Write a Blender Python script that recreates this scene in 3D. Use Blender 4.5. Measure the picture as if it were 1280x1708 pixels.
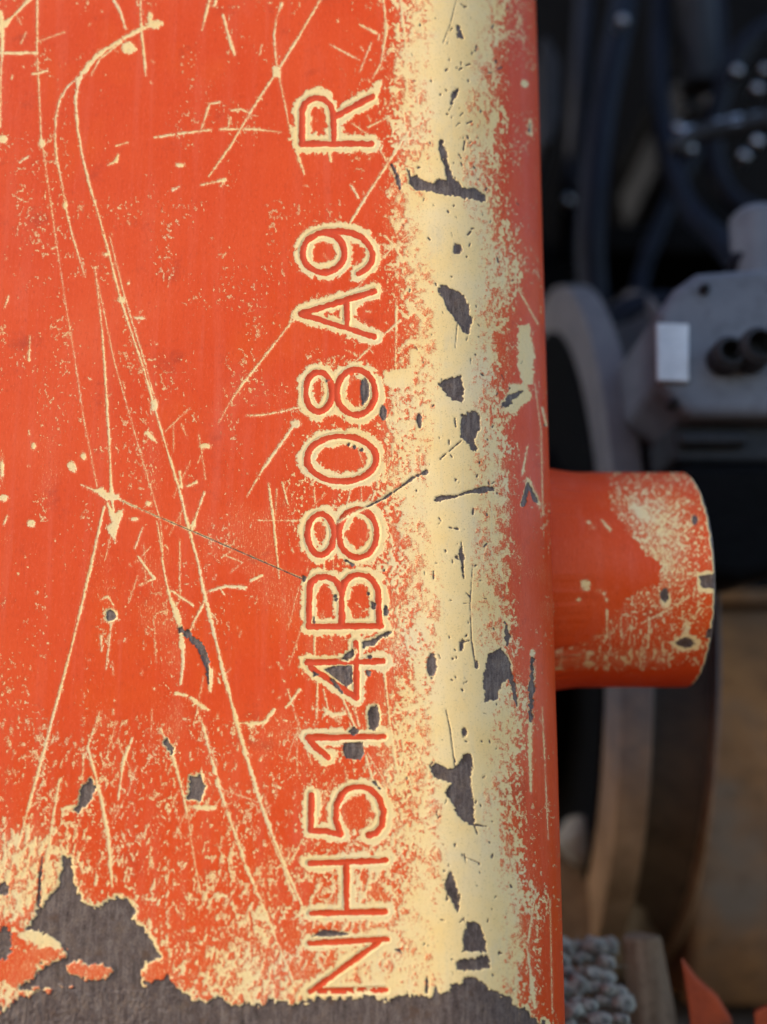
import bpy, math, random
import numpy as np

# ------------------------------------------------------------------ camera, sky, sun, exposure
for o in list(bpy.data.objects):
    bpy.data.objects.remove(o)
scene = bpy.context.scene
COL = scene.collection
D = 0.36                      # camera to painted face, metres
PITCH = math.radians(10.5)    # camera looks slightly up, so the foot of the arm is nearer
ZC = 0.236                    # height on the arm at the middle of the picture
MM = 0.0002                   # metres per photograph pixel on the face
CAM = np.array([0.0, -D*math.cos(PITCH), ZC - D*math.sin(PITCH)])
FW = np.array([0.0, math.cos(PITCH), math.sin(PITCH)])
UP = np.array([0.0, -math.sin(PITCH), math.cos(PITCH)])

cam_d = bpy.data.cameras.new('camera')
cam = bpy.data.objects.new('camera', cam_d)
COL.objects.link(cam)
cam.location = CAM
cam.rotation_euler = (math.pi/2 + PITCH, 0, 0)
cam_d.sensor_fit = 'HORIZONTAL'
cam_d.sensor_width = 36
cam_d.lens = 36*D/(1280*MM)
cam_d.clip_start = 0.01
cam_d.clip_end = 500
cam_d.dof.use_dof = True
cam_d.dof.focus_distance = D*1.012
cam_d.dof.aperture_fstop = 5.0
scene.camera = cam
scene.render.resolution_x = 767
scene.render.resolution_y = 1024

SUN = np.array([-0.83, -0.33, 0.45]); SUN = SUN/np.linalg.norm(SUN)
world = bpy.data.worlds.new('World'); scene.world = world; world.use_nodes = True
wn = world.node_tree.nodes; wl = world.node_tree.links
bg = wn['Background']
sky = wn.new('ShaderNodeTexSky'); sky.sky_type = 'NISHITA'; sky.sun_disc = False
sky.sun_elevation = math.asin(SUN[2]); sky.sun_rotation = math.atan2(SUN[0], SUN[1])
sky.dust_density = 0.8; sky.ozone_density = 0.0; sky.air_density = 0.75
wl.new(sky.outputs[0], bg.inputs[0]); bg.inputs[1].default_value = 0.15
sun_d = bpy.data.lights.new('sun', 'SUN'); sun_d.energy = 1.2; sun_d.angle = math.radians(12)
sun_d.color = (1.0, 0.90, 0.72)
sun = bpy.data.objects.new('sun', sun_d); COL.objects.link(sun)
from mathutils import Vector, Matrix
sun.rotation_euler = Vector(SUN).to_track_quat('Z', 'Y').to_euler()
sun.location = (-2, -2, 2)
vs = scene.view_settings
scene.display_settings.display_device = 'sRGB'
vs.view_transform = 'Standard'; vs.look = 'None'; vs.gamma = 1; vs.use_curve_mapping = False
vs.exposure = 1.29

rng = np.random.default_rng(7)
random.seed(7)

# ------------------------------------------------------------------ helpers
def project(x, y, z):
    dx, dy, dz = x-CAM[0], y-CAM[1], z-CAM[2]
    dep = dy*FW[1]+dz*FW[2]
    k = D/MM
    return 640+dx/dep*k, 854-(dy*UP[1]+dz*UP[2])/dep*k

def at(px, py, Y):
    k = MM/D
    d = FW + np.array([1.0, 0, 0])*(px-640)*k + UP*(854-py)*k
    t = (Y-CAM[1])/d[1]
    return CAM+d*t

def scale_at(Y):
    return MM*(D+Y)/D

def vnoise(x, y, seed, n=257):
    r = np.random.default_rng(seed).random((n, n)).astype(np.float32)
    xi = np.floor(x).astype(np.int64); yi = np.floor(y).astype(np.int64)
    fx = (x-xi); fy = (y-yi)
    fx = fx*fx*(3-2*fx); fy = fy*fy*(3-2*fy)
    x0 = xi % n; x1 = (xi+1) % n; y0 = yi % n; y1 = (yi+1) % n
    return (r[y0, x0]*(1-fx)+r[y0, x1]*fx)*(1-fy)+(r[y1, x0]*(1-fx)+r[y1, x1]*fx)*fy

def fbm(x, y, seed, octv=3):
    s = 0; a = 1; t = 0
    for i in range(octv):
        s = s+a*vnoise(x*2**i+17.3*i, y*2**i+5.1*i, seed+i); t += a; a *= 0.55
    return s/t

def equal(n):                                   # noise to an even 0..1 spread
    q = np.quantile(n.ravel()[::17], np.linspace(0, 1, 101))
    return np.interp(n, q, np.linspace(0, 1, 101))

def sstep(a, b, x):
    t = np.clip((x-a)/(b-a), 0, 1)
    return t*t*(3-2*t)

# ------------------------------------------------------------------ material helpers
class NT:
    def __init__(s, name):
        s.m = bpy.data.materials.new(name); s.m.use_nodes = True
        s.n = s.m.node_tree.nodes; s.l = s.m.node_tree.links
        s.b = s.n['Principled BSDF']
        s.tc = s.n.new('ShaderNodeTexCoord')
    def new(s, t, **k):
        o = s.n.new(t)
        for a, v in k.items(): setattr(o, a, v)
        return o
    def put(s, sock, v):
        if hasattr(v, 'is_output'): s.l.new(v, sock)
        else: sock.default_value = v
    def mapping(s, scale=(1, 1, 1), rot=(0, 0, 0), src=None):
        m = s.new('ShaderNodeMapping'); m.inputs['Scale'].default_value = scale; m.inputs['Rotation'].default_value = rot
        s.l.new(src or s.tc.outputs['Object'], m.inputs['Vector']); return m.outputs[0]
    def noise(s, scale, detail=3, rough=0.55, vec=None, dist=0):
        n = s.new('ShaderNodeTexNoise'); n.inputs['Scale'].default_value = scale
        n.inputs['Detail'].default_value = detail; n.inputs['Roughness'].default_value = rough
        n.inputs['Distortion'].default_value = dist
        s.l.new(vec or s.tc.outputs['Object'], n.inputs['Vector']); return n.outputs[0]
    def ramp(s, fac, stops):
        r = s.new('ShaderNodeValToRGB'); e = r.color_ramp.elements
        while len(e) < len(stops): e.new(0.5)
        for i, (p, c) in enumerate(stops):
            e[i].position = p; e[i].color = (*c, 1) if len(c) == 3 else c
        s.l.new(fac, r.inputs[0]); return r.outputs[0]
    def math(s, op, a, b=0.0, c=None, clamp=False):
        m = s.new('ShaderNodeMath', operation=op); m.use_clamp = clamp
        s.put(m.inputs[0], a); s.put(m.inputs[1], b)
        if c is not None: s.put(m.inputs[2], c)
        return m.outputs[0]
    def step(s, v, a, b):
        m = s.new('ShaderNodeMapRange', interpolation_type='SMOOTHSTEP')
        s.put(m.inputs['Value'], v); m.inputs['From Min'].default_value = a; m.inputs['From Max'].default_value = b
        return m.outputs[0]
    def mix(s, f, a, b, mode='MIX'):
        m = s.new('ShaderNodeMix', data_type='RGBA', blend_type=mode)
        s.put(m.inputs[0], f)
        s.put(m.inputs[6], a if hasattr(a, 'is_output') else (*a, 1)); s.put(m.inputs[7], b if hasattr(b, 'is_output') else (*b, 1))
        return m.outputs[2]
    def attr(s, name):
        a = s.new('ShaderNodeAttribute'); a.attribute_name = name; return a.outputs['Fac']
    def bump(s, h, strength, dist):
        b = s.new('ShaderNodeBump'); b.inputs['Strength'].default_value = strength; b.inputs['Distance'].default_value = dist
        s.l.new(h, b.inputs['Height']); s.l.new(b.outputs[0], s.b.inputs['Normal'])
    def out(s, col=None, rough=None, metal=None, spec=None):
        if col is not None: s.put(s.b.inputs['Base Color'], col if hasattr(col, 'is_output') else (*col, 1))
        if rough is not None: s.put(s.b.inputs['Roughness'], rough)
        if metal is not None: s.put(s.b.inputs['Metallic'], metal)
        if spec is not None: s.put(s.b.inputs['Specular IOR Level'], spec)
        return s.m

def paint_material(name):
    t = NT(name)
    fine = t.noise(2600, 3, 0.6)
    mid = t.noise(700, 3, 0.6)
    ultra = t.noise(5600, 2, 0.6)
    fuzz = t.math('ADD', t.math('MULTIPLY', t.math('SUBTRACT', fine, 0.5), 0.95), t.math('MULTIPLY', t.math('SUBTRACT', mid, 0.5), 0.25))
    fuzz = t.math('ADD', fuzz, t.math('MULTIPLY', t.math('SUBTRACT', ultra, 0.5), 0.45))
    c = t.attr('cream'); st = t.attr('steel'); gr = t.attr('groove'); sc = t.attr('scuff')
    fuzz = t.math('MULTIPLY', fuzz, t.math('ADD', 1.0, t.math('MULTIPLY', sc, 4.2)))
    cf0 = t.step(t.math('ADD', c, fuzz), 0.38, 0.62)
    # rubbed haze of hair-fine marks where the coat is thin
    hair = t.noise(2300, 3, 0.7, t.mapping((1, 1, 0.28), (0, 0.22, 0)))
    hair2 = t.noise(3300, 3, 0.7)
    hp = t.math('ADD', t.math('MULTIPLY', hair, 0.6), t.math('MULTIPLY', hair2, 0.4))
    hz_ = t.step(t.math('ADD', t.math('MULTIPLY', sc, 0.30), hp), 0.585, 0.70)
    hz_ = t.math('MULTIPLY', hz_, t.step(sc, 0.0, 0.12))
    cf = t.math('MAXIMUM', cf0, t.math('MULTIPLY', hz_, 0.72))
    cf = t.math('MAXIMUM', cf, t.math('MULTIPLY', t.step(sc, 0.04, 0.5), 0.13))
    sfz = t.math('ADD', t.math('MULTIPLY', t.math('SUBTRACT', fine, 0.5), 0.9), t.math('MULTIPLY', t.math('SUBTRACT', ultra, 0.5), 0.8))
    sf = t.step(t.math('ADD', st, sfz), 0.36, 0.64)
    # orange top coat: slightly faded in patches, faint vertical wipe marks
    big = t.noise(14, 4, 0.6)
    wipe = t.noise(220, 3, 0.6, t.mapping((1, 1, 0.06)))
    o1 = t.ramp(big, [(0.30, (0.72, 0.082, 0.003)), (0.46, (0.67, 0.060, 0.004)), (0.58, (0.70, 0.072, 0.008)), (0.72, (0.72, 0.092, 0.020))])
    o2 = t.mix(t.math('MULTIPLY', t.step(wipe, 0.45, 0.75), 0.40), o1, (0.70, 0.115, 0.050))
    grime = t.step(t.noise(60, 5, 0.7), 0.56, 0.75)
    o3 = t.mix(t.math('MULTIPLY', grime, 0.60), o2, (0.38, 0.036, 0.009))
    bloom = t.step(t.noise(26, 5, 0.65, t.mapping((1, 1, 0.6))), 0.52, 0.74)
    o3 = t.mix(t.math('MULTIPLY', bloom, 0.30), o3, (0.70, 0.14, 0.080))
    grain = t.noise(1250, 4, 0.75, t.mapping((1, 1, 0.35)))
    o3 = t.mix(t.math('MULTIPLY', t.step(grain, 0.52, 0.70), 0.45), o3, (0.46, 0.040, 0.008))
    o3 = t.mix(t.math('MULTIPLY', t.step(grain, 0.46, 0.30), 0.30), o3, (0.78, 0.17, 0.085))
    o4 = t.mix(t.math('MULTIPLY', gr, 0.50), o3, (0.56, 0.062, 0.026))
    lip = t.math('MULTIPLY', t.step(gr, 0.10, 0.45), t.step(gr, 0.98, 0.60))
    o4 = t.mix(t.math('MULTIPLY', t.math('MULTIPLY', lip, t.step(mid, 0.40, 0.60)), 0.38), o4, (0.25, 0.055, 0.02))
    dust = t.step(t.noise(1500, 2, 0.7), 0.66, 0.74)
    o5 = t.mix(t.math('MULTIPLY', dust, 0.30), o4, (0.78, 0.30, 0.14))
    # cream primer: warm, rubbed, with grey handling marks
    rub = t.noise(420, 4, 0.65, t.mapping((1, 1, 0.05)))
    cr1 = t.ramp(t.noise(45, 4, 0.6), [(0.3, (0.85, 0.585, 0.235)), (0.5, (0.85, 0.62, 0.285)), (0.72, (0.79, 0.615, 0.345))])
    cr2 = t.mix(t.math('MULTIPLY', t.step(rub, 0.52, 0.72), 0.22), cr1, (0.60, 0.51, 0.33))
    cr3 = t.mix(t.math('MULTIPLY', t.step(t.noise(1900, 2, 0.6), 0.60, 0.70), 0.50), cr2, (0.36, 0.25, 0.12))
    stain = t.step(t.noise(85, 6, 0.75, t.mapping((1, 1, 0.45))), 0.54, 0.74)
    cr3 = t.mix(t.math('MULTIPLY', stain, 0.34), cr3, (0.50, 0.43, 0.31))
    cr3 = t.mix(t.math('MULTIPLY', t.step(grain, 0.55, 0.70), 0.28), cr3, (0.52, 0.38, 0.19))
    # darker brown band along the torn edge of the top coat
    edge = t.math('MULTIPLY', t.step(t.math('ADD', c, fuzz), 0.27, 0.42), t.math('SUBTRACT', 1.0, cf))
    o6 = t.mix(t.math('MULTIPLY', edge, 0.45), o5, (0.40, 0.10, 0.03))
    base = t.mix(cf, o6, cr3)
    # bare steel: purple-grey, brushed
    brush = t.noise(900, 4, 0.7, t.mapping((1, 1, 0.12), (0, 0.25, 0)))
    s1 = t.ramp(t.noise(190, 7, 0.78), [(0.30, (0.062, 0.038, 0.026)), (0.48, (0.120, 0.085, 0.073)), (0.72, (0.20, 0.135, 0.092))])
    brush2 = t.noise(420, 5, 0.8, t.mapping((1, 1, 0.5), (0, 0.4, 0)))
    s1 = t.mix(t.math('MULTIPLY', t.step(brush2, 0.50, 0.64), 0.6), s1, (0.225, 0.175, 0.145))
    s1 = t.mix(t.math('MULTIPLY', t.step(brush2, 0.46, 0.34), 0.7), s1, (0.035, 0.026, 0.022))
    s2 = t.mix(t.math('MULTIPLY', t.step(brush, 0.45, 0.7), 0.5), s1, (0.29, 0.225, 0.185))
    s3 = t.mix(t.math('MULTIPLY', t.step(fine, 0.53, 0.64), 0.6), s2, (0.045, 0.036, 0.038))
    s3 = t.mix(t.math('MULTIPLY', t.step(hair2, 0.56, 0.66), 0.45), s3, (0.29, 0.235, 0.20))
    rust = t.step(t.noise(160, 6, 0.75), 0.54, 0.72)
    s3 = t.mix(t.math('MULTIPLY', rust, 0.75), s3, (0.125, 0.068, 0.040))
    sedge = t.math('MULTIPLY', t.step(st, 0.25, 0.45), t.math('SUBTRACT', 1.0, sf))
    base2 = t.mix(t.math('MULTIPLY', sedge, 0.25), base, (0.30, 0.2, 0.11))
    col = t.mix(sf, base2, s3)
    rough = t.math('ADD', t.math('MULTIPLY', t.noise(40, 5, 0.7), 0.42), 0.24)
    rough2 = t.math('ADD', rough, t.math('MULTIPLY', cf, 0.08))
    h = t.math('ADD', t.math('MULTIPLY', fine, 0.5), t.math('MULTIPLY', wipe, 0.5))
    h = t.math('ADD', h, t.math('MULTIPLY', t.math('SUBTRACT', 1.0, sf), 0.25)); h = t.math('ADD', h, t.math('MULTIPLY', hair2, t.math('MULTIPLY', sf, 1.2)))
    t.bump(h, 0.34, 0.00028)
    t.put(t.b.inputs['Metallic'], t.math('MULTIPLY', sf, 0.45))
    return t.out(col, rough2, None, 0.20)

def simple_material(name, c1, c2, scale=20, rough=0.5, metal=0.0, c3=None, bump=0.2, spec=0.4, stretch=(1, 1, 1)):
    t = NT(name)
    n = t.noise(scale, 6, 0.65, t.mapping(stretch))
    col = t.ramp(n, [(0.32, c1), (0.66, c2)])
    if c3 is not None:
        col = t.mix(t.step(t.noise(scale*0.35, 5, 0.7), 0.50, 0.66), col, c3)
    n2 = t.noise(scale*9, 3, 0.6)
    col = t.mix(t.math('MULTIPLY', t.step(n2, 0.5, 0.7), 0.3), col, tuple(0.5*v for v in c1))
    t.bump(t.math('ADD', n, t.math('MULTIPLY', n2, 0.3)), bump, 0.004)
    r = t.math('ADD', t.math('MULTIPLY', n2, 0.25), rough-0.1)
    return t.out(col, r, metal, spec)

PAINT = paint_material('worn_orange_paint')

# ------------------------------------------------------------------ object helpers
def link(o, parent=None, label=None, category=None, group=None, kind=None):
    COL.objects.link(o)
    if parent is not None: o.parent = parent
    if label: o['label'] = label
    if category: o['category'] = category
    if group: o['group'] = group
    if kind: o['kind'] = kind
    return o

def empty(name, loc, label, category, group=None):
    o = bpy.data.objects.new(name, None); o.location = loc; o.empty_display_size = 0.02
    return link(o, None, label, category, group)

def mesh_fast(name, co, quads, mat, attrs=None, smooth=True):
    me = bpy.data.meshes.new(name)
    n = len(co); f = len(quads)
    me.vertices.add(n); me.vertices.foreach_set('co', np.ascontiguousarray(co, dtype=np.float32).ravel())
    me.loops.add(f*4); me.loops.foreach_set('vertex_index', np.ascontiguousarray(quads, dtype=np.int32).ravel())
    me.polygons.add(f)
    me.polygons.foreach_set('loop_start', np.arange(0, f*4, 4, dtype=np.int32))
    me.polygons.foreach_set('use_smooth', np.full(f, smooth, dtype=bool))
    me.update(calc_edges=True)
    for k, a in (attrs or {}).items():
        at_ = me.attributes.new(k, 'FLOAT', 'POINT'); at_.data.foreach_set('value', np.ascontiguousarray(a, dtype=np.float32).ravel())
    me.materials.append(mat)
    return me

def mesh_py(name, verts, faces, mat, smooth=False):
    me = bpy.data.meshes.new(name); me.from_pydata([tuple(map(float, v)) for v in verts], [], faces); me.update()
    me.materials.append(mat)
    if smooth:
        me.polygons.foreach_set('use_smooth', [True]*len(me.polygons))
    return me

def bevel(o, w, seg=3):
    m = o.modifiers.new('bevel', 'BEVEL'); m.width = w; m.segments = seg; m.limit_method = 'ANGLE'; m.angle_limit = math.radians(35)
    return o

def ob(name, me, parent=None, origin=None, **k):
    o = bpy.data.objects.new(name, me)
    if origin is not None:                       # mesh given in world coordinates, origin moved
        me.transform(Matrix.Translation(-Vector(origin)))
        o.location = origin
    link(o, parent, **k)
    if parent is not None:
        pw = Vector((0, 0, 0)); p = parent
        while p is not None: pw += p.location; p = p.parent
        o.location = o.location-pw
    return o

# ------------------------------------------------------------------ wear painter (values per vertex)
class Wear:
    def __init__(s, U, V):
        s.U = U.astype(np.float32).ravel(); s.V = V.astype(np.float32).ravel()
        s.c = np.zeros_like(s.U); s.s = np.zeros_like(s.U); s.f = np.zeros_like(s.U)
        s.n4 = vnoise(s.U/4.0, s.V/4.0, 11)*2-1
        s.n9 = vnoise(s.U/9.0+3, s.V/9.0, 12)*2-1
        s.n2 = vnoise(s.U/2.2, s.V/2.2+9, 13)*2-1
        s.n25 = vnoise(s.U/25.0, s.V/25.0+4, 14)*2-1
    def win(s, x0, y0, x1, y1, pad):
        return np.nonzero((s.U > x0-pad) & (s.U < x1+pad) & (s.V > y0-pad) & (s.V < y1+pad))[0]
    def lay(s, which, i, d, rag, soft):
        f = s.c if which == 'c' else s.s
        e = d+rag*(0.55*s.n4[i]+0.45*s.n9[i]+0.35*s.n2[i])
        f[i] = np.maximum(f[i], np.clip(0.5-e/(2*soft*1.35), 0, 1))
        if which == 'c': s.f[i] = np.maximum(s.f[i], 0.30*np.clip(1-(d-0.5)/4.0, 0, 1))
    def seg(s, i, a, b):
        px = s.U[i]-a[0]; py = s.V[i]-a[1]; bx = b[0]-a[0]; by = b[1]-a[1]
        t = np.clip((px*bx+py*by)/(bx*bx+by*by+1e-9), 0, 1)
        return np.hypot(px-t*bx, py-t*by), t
    def line(s, pts, w, which='c', rag=None, soft=1.0, gap=0.0):
        if np.isscalar(w): w = [w]*len(pts)
        elif len(w) == 2 and len(pts) != 2: w = list(np.linspace(w[0], w[1], len(pts)))
        for k in range(len(pts)-1):
            a, b = pts[k], pts[k+1]
            i = s.win(min(a[0], b[0]), min(a[1], b[1]), max(a[0], b[0]), max(a[1], b[1]), max(w)+8)
            if len(i) == 0: continue
            d, t = s.seg(i, a, b)
            ww = w[k]+(w[k+1]-w[k])*t
            if which == 'c': ww = ww*(0.66+0.32*s.n25[i]+0.24*s.n9[i])
            r = (0.34*ww+0.55) if rag is None else rag
            d = d-ww/2+gap*np.maximum(0, s.n9[i]+0.5*s.n25[i]-0.1)*ww
            s.lay(which, i, d, r, soft)
    def ell(s, cx, cy, rx, ry, which='s', rag=2.6, soft=1.2, ang=0.0):
        i = s.win(cx-rx, cy-ry, cx+rx, cy+ry, 10+max(rx, ry)*0.6)
        if len(i) == 0: return
        x = s.U[i]-cx; y = s.V[i]-cy; ca, sa = math.cos(ang), math.sin(ang)
        x, y = x*ca+y*sa, -x*sa+y*ca
        d = (np.hypot(x/rx, y/ry)-1)*min(rx, ry)
        s.lay(which, i, d, rag, soft)
    def poly(s, pts, which='s', rag=2.0, soft=1.0, grow=0.0):
        P = np.array(pts, float)
        i = s.win(P[:, 0].min(), P[:, 1].min(), P[:, 0].max(), P[:, 1].max(), 12+grow)
        if len(i) == 0: return
        x = s.U[i]; y = s.V[i]; ins = np.zeros(len(i), bool); dm = np.full(len(i), 1e9, np.float32)
        for k in range(len(P)):
            a = P[k]; b = P[(k+1) % len(P)]
            dd, _ = s.seg(i, a, b); dm = np.minimum(dm, dd)
            if a[1] != b[1]:
                ins ^= ((a[1] > y) != (b[1] > y)) & (x < (b[0]-a[0])*(y-a[1])/(b[1]-a[1])+a[0])
        s.lay(which, i, np.where(ins, -dm, dm)-grow, rag, soft)
    def chip(s, pts, halo=3.0, rag=3.6):
        s.poly(pts, 's', rag); s.poly(pts, 'c', rag+1, 1.2, halo)

def arc_pts(cx, cy, rx, ry, n=26):
    return [(cx+rx*math.cos(2*math.pi*k/n), cy+ry*math.sin(2*math.pi*k/n)) for k in range(n+1)]

# stamped characters: centre lines on the face, in photograph pixels, bottom to top N H 5 1 4 B 8 0 8 A 9 R
GLYPHS = [
 ('N', [[(517,1574),(646,1567)], [(632,1572),(518,1655)], [(533,1654),(644,1652)]]),
 ('H', [[(517,1440),(643,1436)], [(578,1437),(578,1522)], [(519,1524),(643,1521)]]),
 ('5', [[(520,1325),(519,1386),(545,1387),(568,1392),(560,1367),(561,1344),(571,1324),(580,1317),(592,1313),(606,1313),(618,1317),(632,1331),(640,1354),(637,1377),(628,1389),(616,1393)]]),
 ('1', [[(514,1230),(640,1229)], [(514,1231),(524,1244),(547,1263)]]),
 ('4', [[(513,1105),(639,1103)], [(594,1072),(595,1164)], [(519,1114),(592,1162)]]),
 ('B', [[(515,1045),(636,1044)], [(515,1045),(516,980),(520,970),(529,963),(543,961),(556,966),(565,976),(570,988),(570,1045)], [(570,988),(575,971),(584,962),(598,958),(614,961),(624,970),(631,985),(633,1045)]]),
 ('8', [arc_pts(535,891,22,34), arc_pts(597,890,32,40)]),
 ('0', [arc_pts(570,765,58,38)]),
 ('8', [arc_pts(532,653,22,33), arc_pts(594,654,32,38)]),
 ('A', [[(625,485),(503,523),(625,561)], [(579,500),(579,546)]]),
 ('9', [arc_pts(540,421,35,33), [(517,398),(530,389),(546,385),(570,385),(588,388),(606,397),(618,412),(622,424),(620,437),(611,448),(598,456)]]),
 ('R', [[(503,239),(620,239)], [(504,239),(504,184),(509,172),(518,165),(530,162),(542,166),(551,175),(556,188),(557,239)], [(557,195),(622,160)]]),
]

def paint_arm(w):
    U, V = w.U, w.V
    # --- rubbed cream edge and its speckled borders
    yy = np.clip(V/1708.0, 0, 1.2)
    sL = 688+22*yy+14*(vnoise(V/120, V*0, 21)-0.5)*2
    sR = 814+50*yy**1.3+22*(vnoise(V/150, V*0+2, 22)-0.5)*2
    nA = equal(0.45*vnoise(U/8.5, V/8.5, 31)+0.5*vnoise(U/4.2, V/4.2, 32)+0.25*vnoise(U/2.3, V/2.3, 38)+0.22*vnoise(U/22, V/26, 33))
    nB = equal(0.45*vnoise(U/5.5, V/9.5, 34)+0.6*vnoise(U/3.0, V/4.4, 35)+0.3*vnoise(U/2.1, V/2.4, 39)+0.25*vnoise(U/18, V/30, 36))
    blotch = 0.6*vnoise(U/45, V/75, 37)+0.55*vnoise(U/90, V/210, 40)-0.08
    grainsz = vnoise(U/70, V/120, 64)
    dl = (sL-U)
    densL = np.clip(1.0-dl/58, 0, 1)**0.9*(0.45+0.9*blotch)
    densL = np.where(dl < -34, 1.1, np.where(dl < 0, np.maximum(np.minimum(densL, .78), 0.70+(-dl)/34*0.34), densL*0.85))
    densL = np.where(dl > 0, densL, densL)
    dr = U-sR
    densR = np.clip(1.0-dr/50, 0, 1)**1.0*(0.35+0.95*blotch)
    densR = np.where(dr < -40, 1.1, np.where(dr < 0, np.maximum(np.minimum(densR, .72), 0.64+(-dr)/40*0.40), densR*.85))
    dens = np.where(U < (sL+sR)/2, densL, densR)
    n = np.where(U < (sL+sR)/2, nA, nB)
    nK = equal(0.5*vnoise(U/13, V/17, 65)+0.5*vnoise(U/6, V/7.5, 66)+.2*vnoise(U/2.4, V/2.4, 67))
    n = n+(nK-n)*0.5*sstep(.5, .7, grainsz)
    w.c = np.maximum(w.c, np.clip(0.5+(n-(1-dens))*1.15+0.9*np.clip(dens-0.85, 0, 1), 0, 1)*(dens > 0.012))
    w.f = np.maximum(w.f, np.clip(dens*0.5, 0, 0.36)*(dens > .03)*sstep(1.08, .9, dens))
    w.f = np.maximum(w.f, 0.14*sstep(60, 20, dr)*(dr > 0)+0.16*sstep(110, 0, dl)*(dl > 0)*blotch)
    # --- foot of the face: heavily rubbed, mottled, streaky
    nC = equal(0.5*vnoise((U+0.2*V)/6.5, V/11, 41)+0.55*vnoise((U+0.2*V)/3.8, V/6.5, 42)+0.3*vnoise(U/2.4, V/3, 48)+0.25*vnoise(U/30, V/34, 43))
    nM = fbm(U/60, V/60, 44)
    foot = np.clip((V-1400)/230, 0, 1)**1.1*0.27+np.clip((V-1150)/300, 0, 1)*0.07
    rightfoot = sstep(270, 430, U)*sstep(1465, 1570, V)*0.08
    corner = sstep(200, 20, U)*sstep(1340, 1430, V)*sstep(1570, 1490, V)*0.55
    nearl = sstep(520, 640, U)*sstep(1180, 1520, V)*0.22
    dfoot = np.clip((foot+rightfoot+corner+nearl)*(0.7+0.6*nM), 0, 0.72)*(U < sL+10)
    w.c = np.maximum(w.c, np.clip(0.5+(nC-(1-dfoot))*1.15, 0, 1)*(dfoot > 0.01))
    w.f = np.maximum(w.f, np.clip(dfoot*0.7, 0, .34))
    # loose scuffing around the characters, thin near the top
    nD = equal(0.55*vnoise(U/4.2, V/5.5, 45)+0.45*vnoise(U/2.6, V/3.0, 46)+0.5*vnoise(U/35, V/50, 47))
    dscuff = (0.0012+0.04*sstep(560, 700, V)*sstep(430, 560, U)+0.04*sstep(1100, 1400, V)
              +0.26*sstep(600, 690, U)*sstep(420, 800, V))*(U < sL+5)
    w.c = np.maximum(w.c, np.clip(0.5+(nD-(1-dscuff))*3.0, 0, 1))
    w.f = np.maximum(w.f, np.clip(dscuff*1.6, 0, .3)*(0.4+1.2*nM))
    w.f = np.maximum(w.f, 0.03+0.16*sstep(.52, .75, fbm(U/90, V/110, 49))*sstep(500, 900, V))

    # --- long scratches
    w.line([(270,37),(236,47),(202,66),(169,86),(146,109),(131,131),(126,165),(129,210),(137,259),(150,311),(165,360),(180,416),(202,502),(221,560),(240,616),(257,676),(277,744),(300,819),(315,882),(330,935),(341,991),(356,1051),(371,1115),(390,1186),(412,1265),(435,1340),(457,1400),(482,1460),(508,1520)],
           [10,8,9,13,13,12,7,4,4.2,3.6,3.2,3,3.2,3.4,4.4,5,4.4,5,5.4,5,6.5,6,5.5,7.5,7.5,7,7,6,5])
    w.line([(203,69),(184,84),(166,98),(152,125)], [7,4,3,1.5])
    w.ell(214,79,12,10,'c',3); w.ell(256,40,13,7,'c',3)
    w.line([(131,128),(112,145),(100,165),(93,195),(92,235),(95,268),(103,305),(108,340),(120,390),(132,430),(141,460)], [5,4,4,3.4,3.2,2.8,2.6,3.4,2.2,1.8,2.2])
    w.ell(109,341,3.5,6,'c',1.5)
    w.line([(158,445),(166,510),(171,560),(176,635),(182,729),(186,819),(189,860),(192,905)], [1.4,1.8,3.2,3.8,4.4,5,7,3])
    w.poly([(176,830),(186,872),(178,880),(190,905),(197,880),(207,850),(206,848),(192,856)], 'c', 2.5)
    w.poly([(136,810),(160,816),(172,812),(178,822),(200,824),(196,834),(178,834),(160,822)], 'c', 2.5)
    w.line([(175,845),(172,852),(157,920),(139,999),(120,1077),(88,1197),(64,1287),(41,1370),(26,1425),(8,1480)], [6,5,4.4,5,4.4,5,5,4.6,5,4])
    w.line([(136,809),(186,827),(250,856),(330,890),(400,920),(510,967)], [3,3,4.2,4.2,3.6,3], gap=0.5)
    w.line([(205,836),(250,856),(330,890),(400,920),(510,968)], [0.6,1.0,1.5,1.7,1.7], 's', 0.3, 0.8)
    w.ell(508,966,3.5,5)
    w.line([(534,0),(500,58),(462,120),(440,152),(418,187),(385,243),(348,294)], [3.6,4.5,5.5,4.2,5,4.4,2])
    w.ell(462,118,7,10,'c',3)
    w.line([(682,219),(650,268),(615,322),(582,375)], [7,6,5,3.5])
    w.line([(503,520),(480,545),(440,596),(405,640),(383,672)], [5,3,4,4.5,2])
    w.line([(383,672),(365,705)], 1.0)
    w.line([(497,700),(478,727),(440,780),(412,828)], [5,7,6,1.5]); w.ell(494,706,9,7,'c',3)
    w.line([(668,534),(632,566),(592,604)], [5,5,3]); w.line([(702,374),(650,418),(605,469),(580,500)], [4,4,2.5,1], gap=.6)
    w.line([(258,229),(290,224)], [3,4]); w.line([(297,223),(352,216)], [4.6,4.2]); w.line([(368,215),(425,215),(468,220)], [5,4,1.2])
    w.line([(386,184),(402,182),(416,188)], [4,8,4]); w.line([(336,215),(350,173),(367,170)], [2,2.4,3.4]); w.line([(381,215),(383,196)], 3)
    w.line([(335,308),(376,299),(368,310)], [4.5,5,2]); w.line([(190,0),(201,20),(210,48)], [5,6,2]); w.line([(234,0),(236,50),(242,108),(243,126)], [3.4,4.5,5.5,2])
    w.ell(250,30,4,9,'c',2)
    w.line([(372,25),(381,58),(391,91)], [3,9,6]); w.line([(349,0),(340,38),(337,50)], [4,3.4,1.5]); w.line([(360,0),(358,8)], 5)
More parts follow.
